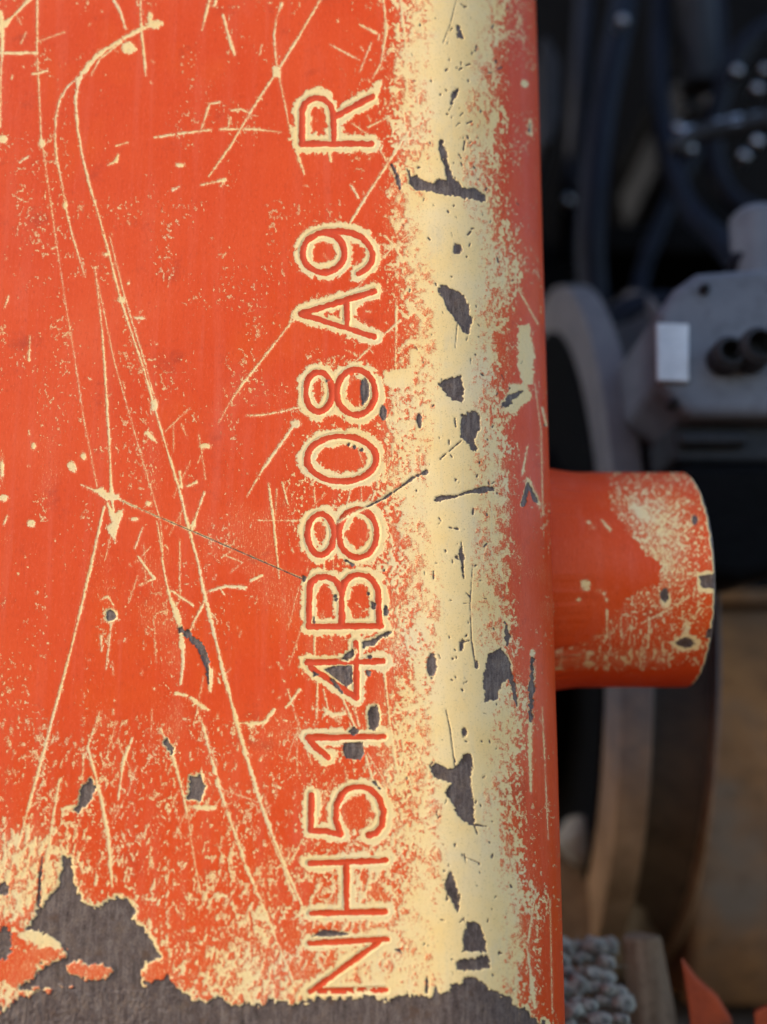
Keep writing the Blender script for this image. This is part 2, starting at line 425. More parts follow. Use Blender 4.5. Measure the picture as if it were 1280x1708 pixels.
    w.line([(470,5),(462,28),(457,58),(461,105),(478,186)], [4,1.5,6,4,2.4]); w.line([(478,186),(484,222)], 1.2)
    w.line([(-5,46),(10,38),(28,20),(50,-3)], [16,11,7,7]); w.line([(1,20),(4,70),(1,130),(0,210)], [10,7,4,3]); w.line([(-5,88),(62,88)], [5,4.6])
    w.line([(62,-3),(62,88),(66,170),(69,236)], [4,2.4,1.6,2.2]); w.line([(60,70),(108,53)], [1.8,2.6]); w.line([(55,123),(78,118)], [4,5])
    w.ell(70,239,5,8,'c',2); w.ell(4,232,8,6,'c',2.5); w.line([(33,270),(48,260)], [3,6])
    w.line([(71,245),(82,320),(95,410),(110,510),(122,580),(140,700),(162,812)], 1.1, rag=.5, gap=.7)
    w.line([(183,395),(207,492),(240,600),(259,668)], [1,1.8,1.6,1.8], rag=.5)
    w.line([(161,461),(190,600),(230,740),(268,870),(272,930)], [1.1,1.3,1.2,1.6,3], rag=.5, gap=.6)
    w.ell(203,500,7,5,'c',2); w.ell(232,530,8,3,'c',1.5); w.ell(177,424,5,2.5,'c',1); w.ell(257,676,6,12,'c',3); w.line([(180,275),(194,268),(197,258)], [2,6,4])
    w.line([(193,243),(214,237)], 1.6)
    w.line([(50,560),(48,600)], [1.5,5]); w.line([(8,512),(14,495)], [3,5]); w.ell(300,275,6,3,'c',1); w.line([(288,317),(299,311)], [5,3])
    w.line([(245,722),(262,738)], [9,3]); w.line([(300,787),(303,812)], [5,8]); w.line([(312,811),(327,805)], [3,5]); w.line([(341,822),(332,846),(321,880)], [5,4,8])
    w.ell(342,744,8,4,'c',1.5); w.ell(120,778,6,9,'c',2,ang=-.5); w.ell(139,761,4.5,6,'c',1.5); w.ell(56,744,4,5,'c',1.5); w.ell(6,831,7,5,'c',2); w.ell(52,873,6,6,'c',2.5); w.ell(248,840,5,4,'c',1.5); w.ell(225,866,6,3,'c',1.5); w.ell(3,780,3,16,'c',2)
    w.line([(350,986),(376,978),(410,980)], [5,4,9]); w.line([(418,969),(437,960)], [5,4]); w.line([(230,928),(246,950),(258,965),(233,976)], [3,6,6,2.5])
    w.line([(344,998),(330,1025),(315,1056)], [5,4,4]); w.line([(370,930),(398,911)], [3,2]); w.line([(385,955),(405,938),(372,925)], [1.5,1.5,1.5])
    w.line([(270,930),(275,958),(282,990),(293,1020),(302,1052),(306,1095),(302,1140)], [5,3,5,11,9,11,6]); w.line([(286,985),(322,1010)], [5,3]); w.line([(300,900),(300,1000)], 2.2, gap=.5)
    w.line([(412,693),(440,692),(470,686),(508,677)], [2,3.4,4,2]); w.line([(448,806),(456,862),(466,965)], [3,7,2]); w.line([(430,868),(502,868)], 1.6); w.line([(472,806),(480,840)], [5,2])
    w.line([(238,880),(225,915)], 2); w.line([(262,870),(270,920)], [1.5,3]); w.line([(168,1000),(180,995),(190,1010)], [3,3,2]); w.line([(186,1040),(177,1116)], [3,2]); w.line([(168,1060),(170,1085)], 3)
    # steel spots of the left side
    w.ell(185,1027,9,10); w.ell(185,1027,12,13,'c',3)
    w.line([(302,1050),(316,1060),(333,1078),(345,1102),(345,1112)], [11,12,13,12,5], 's'); w.line([(345,1105),(348,1140)], [6,3], 's'); w.line([(340,1095),(352,1120),(350,1152)], [6,14,6])
    w.chip([(270,1238),(278,1232),(290,1250),(286,1258)], 2)
    w.line([(293,1157),(311,1160)], [8,6]); w.line([(318,1164),(330,1174),(346,1184)], [7,9,7]); w.line([(330,1186),(339,1212),(352,1261),(367,1317),(390,1385),(412,1449),(439,1512),(461,1569),(492,1645)], [5,7,8,9,7,7,6,6,5], gap=.4)
    w.line([(268,1216),(285,1250),(300,1302),(313,1359)], [5,5,6,5]); w.line([(313,1359),(322,1420),(334,1490)], [2,1.4,2])
    w.line([(167,1186),(154,1224),(146,1246),(157,1284),(169,1332),(180,1392),(187,1480)], [1.5,4,4,6,7,7,6]); w.line([(140,1255),(137,1300)], 2)
    w.line([(221,1231),(206,1269),(197,1335)], [3,6,3]); w.line([(228,1278),(213,1326)], [2.2,2.2]); w.line([(194,1205),(182,1245)], 1.5)
    w.line([(99,1302),(90,1355),(81,1419),(72,1500)], [3,6,11,9]); w.line([(71,1430),(66,1470),(64,1512)], [2,5,6], 's')
    w.line([(416,1209),(442,1205),(457,1184)], [8,6,9]); w.line([(390,1206),(412,1206)], 3); w.line([(326,1347),(357,1348)], [9,8]); w.line([(367,1315),(430,1338)], 2.2)
    w.line([(104,1350),(124,1345)], 9)
    w.chip([(135,1312),(150,1298),(160,1315),(152,1335),(130,1355),(122,1352),(132,1340)], 1.5)
    w.chip([(318,1295),(335,1294),(343,1312),(335,1335),(313,1333)], 3)
    w.line([(500,1150),(485,1172),(477,1180)], [12,6,3]); w.line([(480,1150),(492,1190),(520,1275)], 2); w.line([(640,1110),(650,1200),(662,1280),(672,1312)], [6,5,6,3])
    w.line([(448,1390),(470,1440),(492,1500)], [2,3,6]); w.line([(505,1400),(484,1440)], 2)
    # scratches around the top right of the face
    w.line([(640,0),(645,50),(636,105),(622,130)], [4,5,3,2]); w.line([(668,-3),(676,60),(680,140),(673,190),(682,240)], [7,5,6,6,3]); w.line([(600,40),(628,55)], [3,5]); w.line([(551,74),(600,100)], [3,2])
    w.line([(620,70),(600,120)], 2); w.poly([(622,140),(638,132),(634,150),(626,156)], 'c', 3); w.poly([(648,145),(658,142),(668,148),(660,160)], 'c', 3)
    w.line([(587,205),(625,232)], 1.6); w.line([(614,212),(680,178)], [4,2], gap=.5); w.line([(635,250),(662,300),(690,345)], [2,4,6]); w.line([(662,500),(660,600),(665,690)], [5,4,4], gap=.4)
    w.line([(645,395),(658,410),(670,430)], [8,4,6]); w.line([(587,310),(598,330)], [5,2]); w.line([(484,210),(492,230),(498,262),(508,290)], [6,5,6,3]); w.line([(482,232),(492,228)], 5)
    w.line([(548,240),(552,268)], [9,5]); w.line([(488,520),(482,545)], 4); w.poly([(640,618),(690,612),(690,640),(668,650),(640,640)], 'c', 4)
    w.line([(540,425),(556,440)], 2)
    for a, b in (((620,825),(600,850)), ((586,815),(580,838)), ((603,815),(603,835)), ((524,815),(526,838)), ((600,670),(600,715)), ((541,935),(541,960)), ((525,1050),(525,1095)), ((530,1140),(528,1200)), ((540,1150),(548,1185))):
        w.line([a, b], 3.4)
    w.poly([(540,1178),(558,1190),(575,1184),(578,1192),(556,1198),(542,1190)], 'c', 3); w.line([(565,1150),(585,1195),(594,1218)], [6,5,6]); w.line([(560,1130),(590,1172),(600,1212)], [2,2,2])
    w.line([(610,1260),(622,1300),(632,1318)], [4,6,4]); w.line([(612,1255),(640,1300)], 2)
    w.line([(690,1180),(668,1210),(664,1240)], [6,7,5]); w.line([(560,1480),(540,1520)], 3); w.line([(535,1465),(515,1515)], 2.5)

    # --- random small nicks
    for _ in range(620):
        x = rng.uniform(0, 690); y = rng.uniform(0, 1640)
        p = 0.16+0.5*(y > 900)*(x > 180)+0.35*(y > 1100)+0.45*(x > 600)+0.15*(y < 150)
        if rng.random() > p: continue
        L = rng.gamma(1.5, 3.0)+1; a = rng.choice([rng.normal(math.pi/2, 0.35), rng.normal(2.2, 0.3), rng.uniform(0, math.pi)])
        ww = min(rng.gamma(1.7, 0.8)+0.8, 4.0)
        w.line([(x, y), (x+L*math.cos(a), y-L*math.sin(a))], [ww, ww*rng.uniform(0.3, 1)])
    for _ in range(60):                                # hairlines
        x = rng.uniform(150, 700); y = rng.uniform(650, 1640); L = rng.uniform(20, 80); a = rng.normal(1.75, 0.28)
        w.line([(x, y), (x+L*math.cos(a), y+L*math.sin(a))], 0.9, rag=.4, gap=.5)
    # --- characters: orange left in the stamped groove, rubbed ring around it
    groove = np.zeros_like(w.U); gl = np.full(w.U.shape, -1, np.int32); best = np.full(w.U.shape, 99.0, np.float32)
    for k, (ch, strokes) in enumerate(GLYPHS):
        for pts in strokes:
            for a, b in zip(pts[:-1], pts[1:]):
                i = w.win(min(a[0], b[0]), min(a[1], b[1]), max(a[0], b[0]), max(a[1], b[1]), 26)
                d, _ = w.seg(i, a, b)
                m = d < best[i]
                best[i[m]] = d[m]; gl[i[m]] = k
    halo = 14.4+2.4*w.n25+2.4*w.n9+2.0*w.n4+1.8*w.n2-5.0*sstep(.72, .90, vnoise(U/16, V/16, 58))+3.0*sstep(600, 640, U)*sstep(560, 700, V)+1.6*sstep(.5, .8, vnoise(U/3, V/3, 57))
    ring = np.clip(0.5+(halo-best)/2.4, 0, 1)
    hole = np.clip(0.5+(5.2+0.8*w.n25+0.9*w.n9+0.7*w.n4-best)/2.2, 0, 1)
    w.c = np.maximum(w.c, ring*(best < 40))
    for (x, y, rx, ry) in ((571,767,30,17), (603,890,14,19), (537,889,5,14), (600,985,11,12), (541,985,9,12), (540,421,17,16), (592,650,11,26), (531,652,6,14), (592,1355,22,28), (531,205,11,19)):
        i = w.win(x-rx, y-ry, x+rx, y+ry, 12)       # paint still standing inside the loops
        d = (np.hypot((U[i]-x)/rx, (V[i]-y)/ry)-1)*min(rx, ry)+3.2*w.n4[i]+2.5*w.n9[i]
        w.c[i] = np.minimum(w.c[i], np.clip(0.5+d/2.4, 0, 1))
    w.c = w.c*(1-hole); w.f = w.f*(1-hole)
    w.f = np.maximum(w.f, 0.30*np.clip(1-(best-halo)/6, 0, 1)*(best > 8))
    # --- bare steel chips on the rubbed edge
    C = w.chip
    C([(762,40),(768,42),(774,62),(763,65)]); C([(766,2),(778,10),(776,14)]); C([(765,147),(761,162),(751,176),(754,156)])
    w.line([(736,238),(742,262),(748,282),(752,300)], [9,11,9,12], 's')
    C([(680,282),(686,291),(701,295),(714,305),(722,307),(728,298),(750,298),(764,303),(775,314),(790,312),(811,324),(809,337),(781,330),(752,326),(722,320),(693,315),(684,305)])
    w.line([(654,274),(662,290),(668,312)], [5,8,5], 's'); w.ell(764,414,8,9)
    C([(731,480),(739,474),(754,480),(773,491),(785,512),(789,537),(783,556),(773,554),(764,537),(750,520),(737,495)])
    C([(731,641),(744,631),(770,626),(776,646),(770,671),(755,667)]); C([(770,691),(792,686),(804,695),(800,718),(791,733),(796,748),(791,757),(778,736),(768,729)])
    C([(838,673),(849,658),(879,650),(864,661),(853,673),(845,684)]); w.ell(700,700,5,13)
    w.line([(770,735),(735,765)], 2, 's')
    w.line([(730,832),(759,828),(789,819),(806,817),(823,815)], [8,4,4,10,7], 's'); w.line([(712,786),(690,797),(665,815),(640,832),(612,845)], [6,5,4,3,3], 's'); w.line([(712,786),(665,815),(620,842),(560,872)], [10,9,8,4])
    w.line([(875,841),(882,806),(896,836)], [6,5,8], 's'); w.line([(871,842),(882,800),(899,840)], [9,9,11]); w.line([(770,905),(771,930),(774,965)], [3,7,2], 's', 3.0)
    w.line([(762,930),(775,940)], [4,3], 's', 3); w.line([(750,880),(764,882)], 2.5, 's', 1.5)
    w.line([(789,942),(785,1010),(787,1066),(794,1111)], [1,1.5,1.6,3], 's', .5); w.ell(796,1108,3,8); w.ell(770,1077,4,8); w.ell(721,1108,8,20,'s',2.5)
    C([(815,1089),(837,1081),(852,1100),(852,1122),(837,1145),(830,1167),(809,1171),(807,1130)]); w.line([(846,1045),(848,1070)], [4,10], 's'); w.line([(850,1118),(858,1150),(863,1178)], [8,7,3], 's')
    w.line([(889,1100),(888,1150),(886,1202)], [7,9,5], 's'); w.line([(889,1090),(888,1150),(884,1230),(886,1320)], [14,14,8,4]); w.ell(775,1222,5,9,'s',2.4)
    C([(716,1279),(728,1275),(749,1283),(765,1279),(773,1258),(789,1258),(789,1283),(785,1311),(791,1344),(793,1380),(765,1364),(757,1344),(741,1323),(753,1307),(724,1299)])
    w.line([(745,1185),(752,1220),(760,1285)], 1.6, 's', .5); w.line([(790,1376),(812,1379)], [4,2], 's'); w.line([(792,1378),(797,1392)], 2, 's')
    C([(743,1470),(753,1449),(761,1474),(769,1498),(765,1522),(747,1494)]); C([(773,1567),(781,1539),(797,1539),(810,1567),(812,1588),(773,1588)]); C([(761,1603),(814,1594),(822,1616),(761,1620)])
    w.line([(885,200),(884,222)], [6,12], 'c'); w.line([(885,205),(884,220)], [2,5], 's'); w.ell(876,139,6,6,'c')
    w.line([(776,1430),(800,1440)], 1.6, 's', .5); w.line([(775,1425),(778,1440)], 1.5, 's'); w.line([(713,1632),(712,1655)], 4, 's')
    w.line([(740,70),(752,40),(762,0)], 1.2, 's', .4); w.line([(765,520),(760,580)], 1.2, 's', .4)
    # streaks of primer on the turned side of the edge
    w.poly([(868,545),(884,540),(892,590),(890,640),(872,640),(864,600)], 'c', 6); w.line([(864,480),(898,540)], 2.5); w.line([(905,680),(912,710)], [6,3]); w.line([(880,745),(872,790)], [3,6]); w.line([(893,640),(903,720),(906,860)], 1.5); w.poly([(850,640),(880,640),(888,662),(860,690),(846,690)], 'c', 4)
    w.line([(895,1480),(880,1580),(893,1680)], [2,5,10]); w.line([(918,1500),(922,1690)], 1.5, gap=.5); w.line([(905,1180),(915,1400)], 1.3, gap=.6)
    for _ in range(230):
        y = rng.uniform(0, 1690); x = rng.normal(765, 42)+22*y/1708
        L = rng.gamma(1.4, 2.2)+.8; a = rng.normal(1.6, .7)
        w.line([(x, y), (x+L*math.cos(a), y+L*math.sin(a))], rng.uniform(.9, 3.0), 's', .8)
    # --- steel among the characters
    C([(567,1098),(578,1093),(588,1082),(592,1085),(590,1096),(580,1100)]); C([(604,1083),(606,1072),(622,1066),(652,1050),(655,1054),(630,1072),(617,1080)])
    w.poly([(540,1117),(557,1111),(588,1110),(589,1137),(579,1147),(560,1132)], 's', 1.6); w.poly([(522,1118),(533,1126),(523,1130)], 's', 1); w.line([(555,1135),(571,1156)], [6,4], 's')
    w.ell(624,1197,10,21); w.ell(624,1197,14,25,'c',3); w.poly([(574,1240),(606,1238),(608,1258),(602,1268),(577,1266),(572,1252)]); w.ell(591,1221,8,6)
    w.ell(609,653,7,23,'s',2); w.ell(640,688,6,11,'s',2); w.poly([(520,1563),(538,1551),(556,1552),(585,1558),(570,1562)], 's', 2); w.ell(623,1010,5,9); w.ell(644,1020,4,11); w.line([(524,1030),(525,1045)], 2.5, 's'); w.line([(578,934),(590,942)], 5, 's'); w.ell(548,634,3,3); w.ell(618,1096,4,4); w.ell(615,1123,4,5)
    for (x, y) in ((582,742),(592,746),(604,750),(560,995),(561,1000),(615,990)): w.ell(x, y, 3, 3.5, 's', 2)
    w.line([(625,1305),(634,1316)], 5, 's'); w.poly([(655,1584),(668,1583),(672,1592)], 's', 1)
    w.s = w.s*(1-0.55*hole*(V < 1060))
    # --- bare, ground foot of the face
    z7 = lambda L: [(x/2.667, 1100+y/2.667) for x, y in L]
    w.poly(z7([(262,1000),(282,880),(318,880),(324,985),(368,1085),(420,1112),(470,1082),(530,1056),(580,1074),(606,1122),(586,1162),(652,1210),(690,1275),(716,1332),(650,1352),(622,1462),(560,1480),(300,1480),(90,1470),(95,1400),(182,1380),(160,1270),(240,1330),(300,1330),(250,1240),(120,1200),(180,1100)]), 's', 5.0, 1.3)
    w.poly(z7([(262,1000),(282,880),(318,880),(324,985),(368,1085),(420,1112),(470,1082),(530,1056),(580,1074),(606,1122),(586,1162),(652,1210),(690,1275),(716,1332),(650,1352),(622,1462),(90,1470),(95,1400),(160,1270),(120,1200),(180,1100)]), 'c', 7.0, 2.0, 5)
    i = w.win(110, 1600, 186, 1642, 14)               # islands of paint left on the steel
    for (x, y, rx, ry) in ((128,1617,17,15), (163,1624,24,14), (25,1612,44,30), (262,1624,24,20), (96,1652,30,7), (72,1592,36,15)):
        i = w.win(x-rx, y-ry, x+rx, y+ry, 16)
        d = (np.hypot((U[i]-x)/rx, (V[i]-y)/ry)-1)*min(rx, ry)+4*w.n9[i]+3*w.n4[i]
        w.s[i] = np.minimum(w.s[i], np.clip(0.5+d/2.4, 0, 1)); w.c[i] = np.minimum(w.c[i], np.clip(0.9+d/4.0+0.5*w.n4[i], 0, 1))
    w.ell(6,1483,10,11,'s',3); w.ell(5,1575,15,28,'s',5); w.ell(40,1560,10,6,'c',3)
    foot_line = np.interp(U, [-400,0,60,130,240,285,320,420,500,600,690,735,765,785,805,830,860,880,905,940], [1690,1688,1652,1648,1648,1634,1668,1676,1672,1664,1662,1654,1640,1632,1634,1656,1676,1686,1706,1735])
    e = V-foot_line+7*w.n9+5*w.n4+6*vnoise(U/3.1, V/60, 51)+10*vnoise(U/26, V*0, 52)-8
    w.s = np.maximum(w.s, np.clip(0.5+e/3.2, 0, 1)*(V < 2200))
    w.c = np.maximum(w.c, np.clip(0.5+(e+5+5*w.n9)/5, 0, 1)*(U > 300)*(V < 2200))
    return groove, gl, best, hole

# ------------------------------------------------------------------ the orange arm
RC = 0.046                                           # radius of its rounded edge
def silhouette(xs):
    ph = np.linspace(0.8, 1.57, 200)
    u, v = project(xs+RC*np.sin(ph), RC*(1-np.cos(ph)), ZC)
    return u.max()
xs = 0.012
for _ in range(30):
    xs += (919.5-silhouette(xs))*MM*0.8
THICK = 0.16; XL = -0.62; ZTOP = 1.25
STEP = 1.5*MM
# profile columns (x, depth), anticlockwise from the back left
colsx = []; colsy = []; fine = []
def addc(x, y, f):
    colsx.append(x); colsy.append(y); fine.append(f)
for y in np.linspace(THICK, 0.02, 6): addc(XL, y, 0)
for a in np.linspace(0.2, math.pi/2-0.05, 5): addc(XL+0.02*(1-math.cos(a)), 0.02*(1-math.sin(a)), 0)
for x in np.linspace(XL+0.02, -0.15, 20): addc(x, 0, 0)
for x in np.arange(-0.145, xs, STEP): addc(x, 0, 1)
na = int(RC*1.50/STEP)
for a in np.linspace(0, 1.50, na): addc(xs+RC*math.sin(a), RC*(1-math.cos(a)), 1)
addc(xs+RC, RC, 0)
for y in np.linspace(RC+0.01, THICK-0.012, 8): addc(xs+RC, y, 0)
for a in np.linspace(0.2, math.pi/2, 5): addc(xs+RC-0.012*(1-math.cos(a)), THICK-0.012+0.012*math.sin(a), 0)
for x in np.linspace(xs+RC-0.05, XL+0.05, 10): addc(x, THICK, 0)
cx = np.array(colsx); cy = np.array(colsy); cf = np.array(fine)
ztop_v = at(300, -40, 0.0)[2]+0.030; zbot_v = at(300, 1740, 0.0)[2]
zz = np.concatenate([np.linspace(ZTOP, ztop_v+0.01, 30), np.arange(ztop_v, zbot_v, -STEP), np.linspace(zbot_v-0.004, 0.0, 10)])
NR, NC = len(zz), len(cx)
X = np.broadcast_to(cx, (NR, NC)).copy(); Y = np.broadcast_to(cy, (NR, NC)).copy(); Z = np.broadcast_to(zz[:, None], (NR, NC)).copy()
U, V = project(X, Y, Z)
front = (Y < RC*1.001) & (X > XL+0.03)
Uw = np.where(front, U, -5000)
wear = Wear(Uw, V)
groove, gl, best, hole = paint_arm(wear)
shp = (NR, NC)
fade = sstep(-150, -60, U)*sstep(-900, -300, V)
cream = wear.c.reshape(shp)*front*fade; steel = wear.s.reshape(shp)*front
turned = sstep(1.30, 1.44, np.where(X > xs, np.arctan2(X-xs, RC-Y), 0))       # past the visible turn of the edge: paint is whole
cream *= 1-turned; steel *= 1-turned; scuff = wear.f.reshape(shp)*front*(1-turned)*fade
hole2 = hole.reshape(shp); best2 = best.reshape(shp); gl2 = gl.reshape(shp)
depth = 0.00012*sstep(0.3, 0.7, cream)+0.00036*sstep(0.3, 0.7, steel)
gdep = 0.00036*np.clip(1-(best2/7.2)**2, 0, 1)*(0.75+0.5*vnoise(U/30, V/30, 63))-0.00005*np.exp(-((best2-9)/2.2)**2)
gdep = np.where(best2 < 16, gdep, 0)
low = 0.00025*(fbm(U/170, V/170, 61)-0.5)*front
dd = (depth+gdep+low)*front
# outward normal of the profile
nx = np.where(X > xs, np.sin(np.clip((X-xs)/RC, 0, 1)*0+np.arctan2(np.maximum(X-xs, 0), np.maximum(RC-Y, 1e-6))), 0.0)
ny = -np.sqrt(np.clip(1-nx**2, 0, 1))
X = X-np.where(front, nx, 0)*dd; Y = Y-np.where(front, ny, 0)*dd
co = np.stack([X, Y, Z], -1).reshape(-1, 3)
idx = np.arange(NR*NC).reshape(NR, NC)
nxt = np.roll(idx, -1, axis=1)
quads = np.stack([idx[:-1, :], idx[1:, :], nxt[1:, :], nxt[:-1, :]], -1).reshape(-1, 4)
glow = np.where(best2 < 8.5, gl2, -1).ravel()
fg = glow[quads]
flab = np.where((fg >= 0).all(1), fg[:, 0], -1)
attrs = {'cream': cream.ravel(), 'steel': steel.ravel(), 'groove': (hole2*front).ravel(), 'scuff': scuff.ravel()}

arm = empty('loader_boom', (0, 0.08, 0), 'scratched orange painted steel boom with rubbed cream rounded edge and stamped number', 'boom')
def sub(name, fmask, parent, **k):
    q = quads[fmask]; uq, inv = np.unique(q.ravel(), return_inverse=True)
    me = mesh_fast(name, co[uq], inv.reshape(-1, 4), PAINT, {a: v[uq] for a, v in attrs.items()})
    return ob(name, me, parent, **k)
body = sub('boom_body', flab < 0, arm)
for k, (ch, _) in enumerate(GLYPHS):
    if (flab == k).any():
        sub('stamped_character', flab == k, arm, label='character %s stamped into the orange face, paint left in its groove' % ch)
ring = [(float(x), float(y), ZTOP) for x, y in zip(cx[::6], cy[::6])]
ob('end_cap', mesh_py('end_cap', ring, [list(range(len(ring)))], PAINT), arm)

# ------------------------------------------------------------------ the boss welded to its side
DCB = 0.085; BC = at(1000, 966, DCB)
ZB = BC[2]; RB = 0.0437
XB1 = 552*MM*(D+DCB-RB)/D
prof = []
xb0 = xs+RC-0.004
for t in np.linspace(0, 1, 14):                     # weld fillet
    prof.append((xb0+0.022*t, RB+0.0032*(1-t)**1.6))
for t in np.linspace(0, 1, 130)[1:]:
    prof.append((xb0+0.022+(XB1-0.0022-xb0-0.022)*t, RB))
nbody = len(prof)
for a in np.linspace(0, math.pi/2, 10)[1:]:
    prof.append((XB1-0.0022+0.0022*math.sin(a), RB-0.0022+0.0022*math.cos(a)))
prof += [(XB1, RB-0.006), (XB1, RB-0.013), (XB1-0.002, RB-0.0145), (XB1-0.04, RB-0.0145), (XB1-0.0405, RB-0.03), (XB1-0.0405, 0.001)]
prof = np.array(prof)
th = np.concatenate([np.linspace(-0.60*math.pi, 0.60*math.pi, 380), np.linspace(0.62*math.pi, 1.38*math.pi, 40)])   # 0 faces the camera
NP_, NT_ = len(prof), len(th)
PX = np.broadcast_to(prof[:, 0:1], (NP_, NT_)).copy(); PR = np.broadcast_to(prof[:, 1:2], (NP_, NT_))
BY = DCB-PR*np.cos(th)[None]; BZ = ZB+PR*np.sin(th)[None]
BU, BV = project(PX, BY, BZ)
facing = (np.cos(th)[None] > -0.25) & (np.arange(NP_)[:, None] < nbody+8)
bw = Wear(np.where(facing, BU, -5000), BV)
def paint_boss(w):
    U, V = w.U, w.V
    keep = [(880,700),(1012,780),(1018,850),(1040,880),(1062,912),(1098,940),(1102,952),(1096,976),(1062,984),(1038,1004),(1022,1026),(1002,1048),(978,1066),(945,1084),(880,1110)]
    P = np.array(keep, float); ins = np.zeros(len(U), bool); dm = np.full(len(U), 1e9)
    ii = np.arange(len(U))
    for k in range(len(P)):
        a = P[k]; b = P[(k+1) % len(P)]
        d_, _ = w.seg(ii, a, b); dm = np.minimum(dm, d_)
        if a[1] != b[1]: ins ^= ((a[1] > V) != (b[1] > V)) & (U < (b[0]-a[0])*(V-a[1])/(b[1]-a[1])+a[0])
    sd = np.where(ins, -dm, dm)+4*w.n9+3*w.n4
    n = equal(0.4*vnoise(U/4.4, V/4.4, 71)+0.6*vnoise(U/2.6, V/2.8, 72)+0.12*vnoise(U/14, V/14, 73))
    ns = equal(0.6*vnoise(U/3.6, V/9.0, 74)+0.4*vnoise(U/2.3, V/4, 75))
    hot = np.exp(-((U-1105)/40)**2-((V-925)/55)**2)*0.45+np.exp(-((U-1085)/45)**2-((V-850)/40)**2)*0.25
    dens = 0.20+0.9*hot
    dens = dens*sstep(-2, 6, sd)
    dens = dens*np.where(V > 980, 0.92*sstep(1118, 1085, V+10*w.n9), 1)
    dens = np.maximum(dens, 0.30*sstep(1075, 1088, V+6*w.n9)*sstep(1122, 1106, V+6*w.n9)*(U < 1120))
    dens = dens*np.where(V < 830, 0.75, 1)*np.where(U > 1150, .75, 1)
    nn = np.where((V > 1030) & (U < 1110), ns, n)
    w.c = np.maximum(w.c, np.clip(0.5+(nn-(1-dens))*0.95, 0, 1)*(dens > .02))
    w.f = np.maximum(w.f, np.clip(dens*0.85, 0, .42))
    w.poly([(1050,842),(1072,844),(1092,866),(1080,872),(1060,858)], 'c', 4); w.line([(1095,855),(1130,880),(1160,870)], [7,4,3]); w.line([(1132,895),(1166,866)], [4,5]); w.line([(1070,1040),(1110,1020),(1150,996)], [3,5,3])
    w.line([(1005,868),(1018,884)], [3,5]); w.ell(978,976,7,9,'c',4); w.line([(1013,1018),(1013,1064)], 4); w.line([(1083,1030),(1082,1080)], 4); w.line([(918,1000),(922,1030)], [2,4])
    w.ell(1145,1073,24,14,'c',5); w.ell(1145,1073,14,8.5,'s',3); w.ell(1146,1052,6,16,'c',4); w.ell(1109,992,8,12,'s',3); w.ell(1111,1000,10,14,'c',3)
    w.poly([(1166,960),(1215,955),(1215,984),(1172,980)], 's', 2); w.poly([(1162,954),(1215,950),(1215,990),(1166,988)], 'c', 2)
    w.poly([(1182,1050),(1215,1044),(1215,1070),(1178,1064)], 's', 2); w.ell(1160,868,5,8,'s',2)
    for (x, y) in ((982,872),(988,880),(1000,985),(1008,990),(1012,1000),(965,1000)): w.ell(x, y, 2.5, 3, 'c', 1.5)
paint_boss(bw)
bc = bw.c.reshape(NP_, NT_)*facing; bs = bw.s.reshape(NP_, NT_)*facing
pj = np.arange(NP_)[:, None]
rimn = vnoise(th*22, th*0+1, 77)[None]*np.ones((NP_, 1))
bc = np.maximum(bc, np.clip((pj-(nbody-2.2+2.5*rimn))/2.5, 0, 1))                 # primer shows along the turned lip
bs = np.maximum(bs, np.clip((pj-(nbody+0.2+2*rimn))/2.0, 0, 1))                 # lip and bore are bare
dN = 0.0003*np.clip(1-pj/14, 0, 1)*(vnoise(th*26, th*0+3, 79)[None]-0.5)*2*np.sin(np.clip(pj/13, 0, 1)*math.pi)+0.00010*sstep(0.3, 0.7, bc)+0.00014*sstep(0.3, 0.7, bs)
BY = BY+dN*np.cos(th)[None]; BZ = BZ-dN*np.sin(th)[None]
bco = np.stack([PX, BY, BZ], -1).reshape(-1, 3)
bidx = np.arange(NP_*NT_).reshape(NP_, NT_); bn = np.roll(bidx, -1, axis=1)
bq = np.stack([bidx[:-1], bn[:-1], bn[1:], bidx[1:]], -1)
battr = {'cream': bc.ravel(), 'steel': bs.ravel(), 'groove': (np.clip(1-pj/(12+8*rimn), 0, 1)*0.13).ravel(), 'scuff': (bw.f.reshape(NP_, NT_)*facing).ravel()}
def bsub(name, r0, r1, parent, **k):
    q = bq[r0:r1].reshape(-1, 4); uq, inv = np.unique(q.ravel(), return_inverse=True)
    return ob(name, mesh_fast(name, bco[uq], inv.reshape(-1, 4), PAINT, {a: v[uq] for a, v in battr.items()}), parent, **k)
boss = bsub('boss', 13, nbody+1, arm, label='round orange boss rubbed to cream speckles towards its end')
bsub('weld_fillet', 0, 13, boss)
bsub('end_lip', nbody+1, NP_-1, boss, label='bare steel lip and bore of the boss')

# ------------------------------------------------------------------ background
DIRT = simple_material('dirt', (0.10, 0.066, 0.042), (0.20, 0.135, 0.09), 30, 0.9, 0, (0.26, 0.19, 0.13), 0.6, 0.1)
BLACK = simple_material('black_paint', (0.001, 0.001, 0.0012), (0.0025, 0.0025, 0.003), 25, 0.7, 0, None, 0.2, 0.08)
GREYP = simple_material('grey_blue_paint', (0.085, 0.093, 0.115), (0.135, 0.145, 0.17), 18, 0.55, 0, (0.06, 0.064, 0.072), 0.15, 0.35)
DGREY = simple_material('dark_grey_metal', (0.010, 0.011, 0.014), (0.030, 0.032, 0.037), 22, 0.6, 0.0, None, 0.2, 0.25)
HOSE = simple_material('hose_rubber', (0.002, 0.003, 0.007), (0.005, 0.007, 0.016), 30, 0.5, 0, None, 0.15, 0.15)
CHROME = simple_material('plated_fitting', (0.35, 0.36, 0.38), (0.6, 0.62, 0.64), 40, 0.28, 1.0, None, 0.1, 0.5)
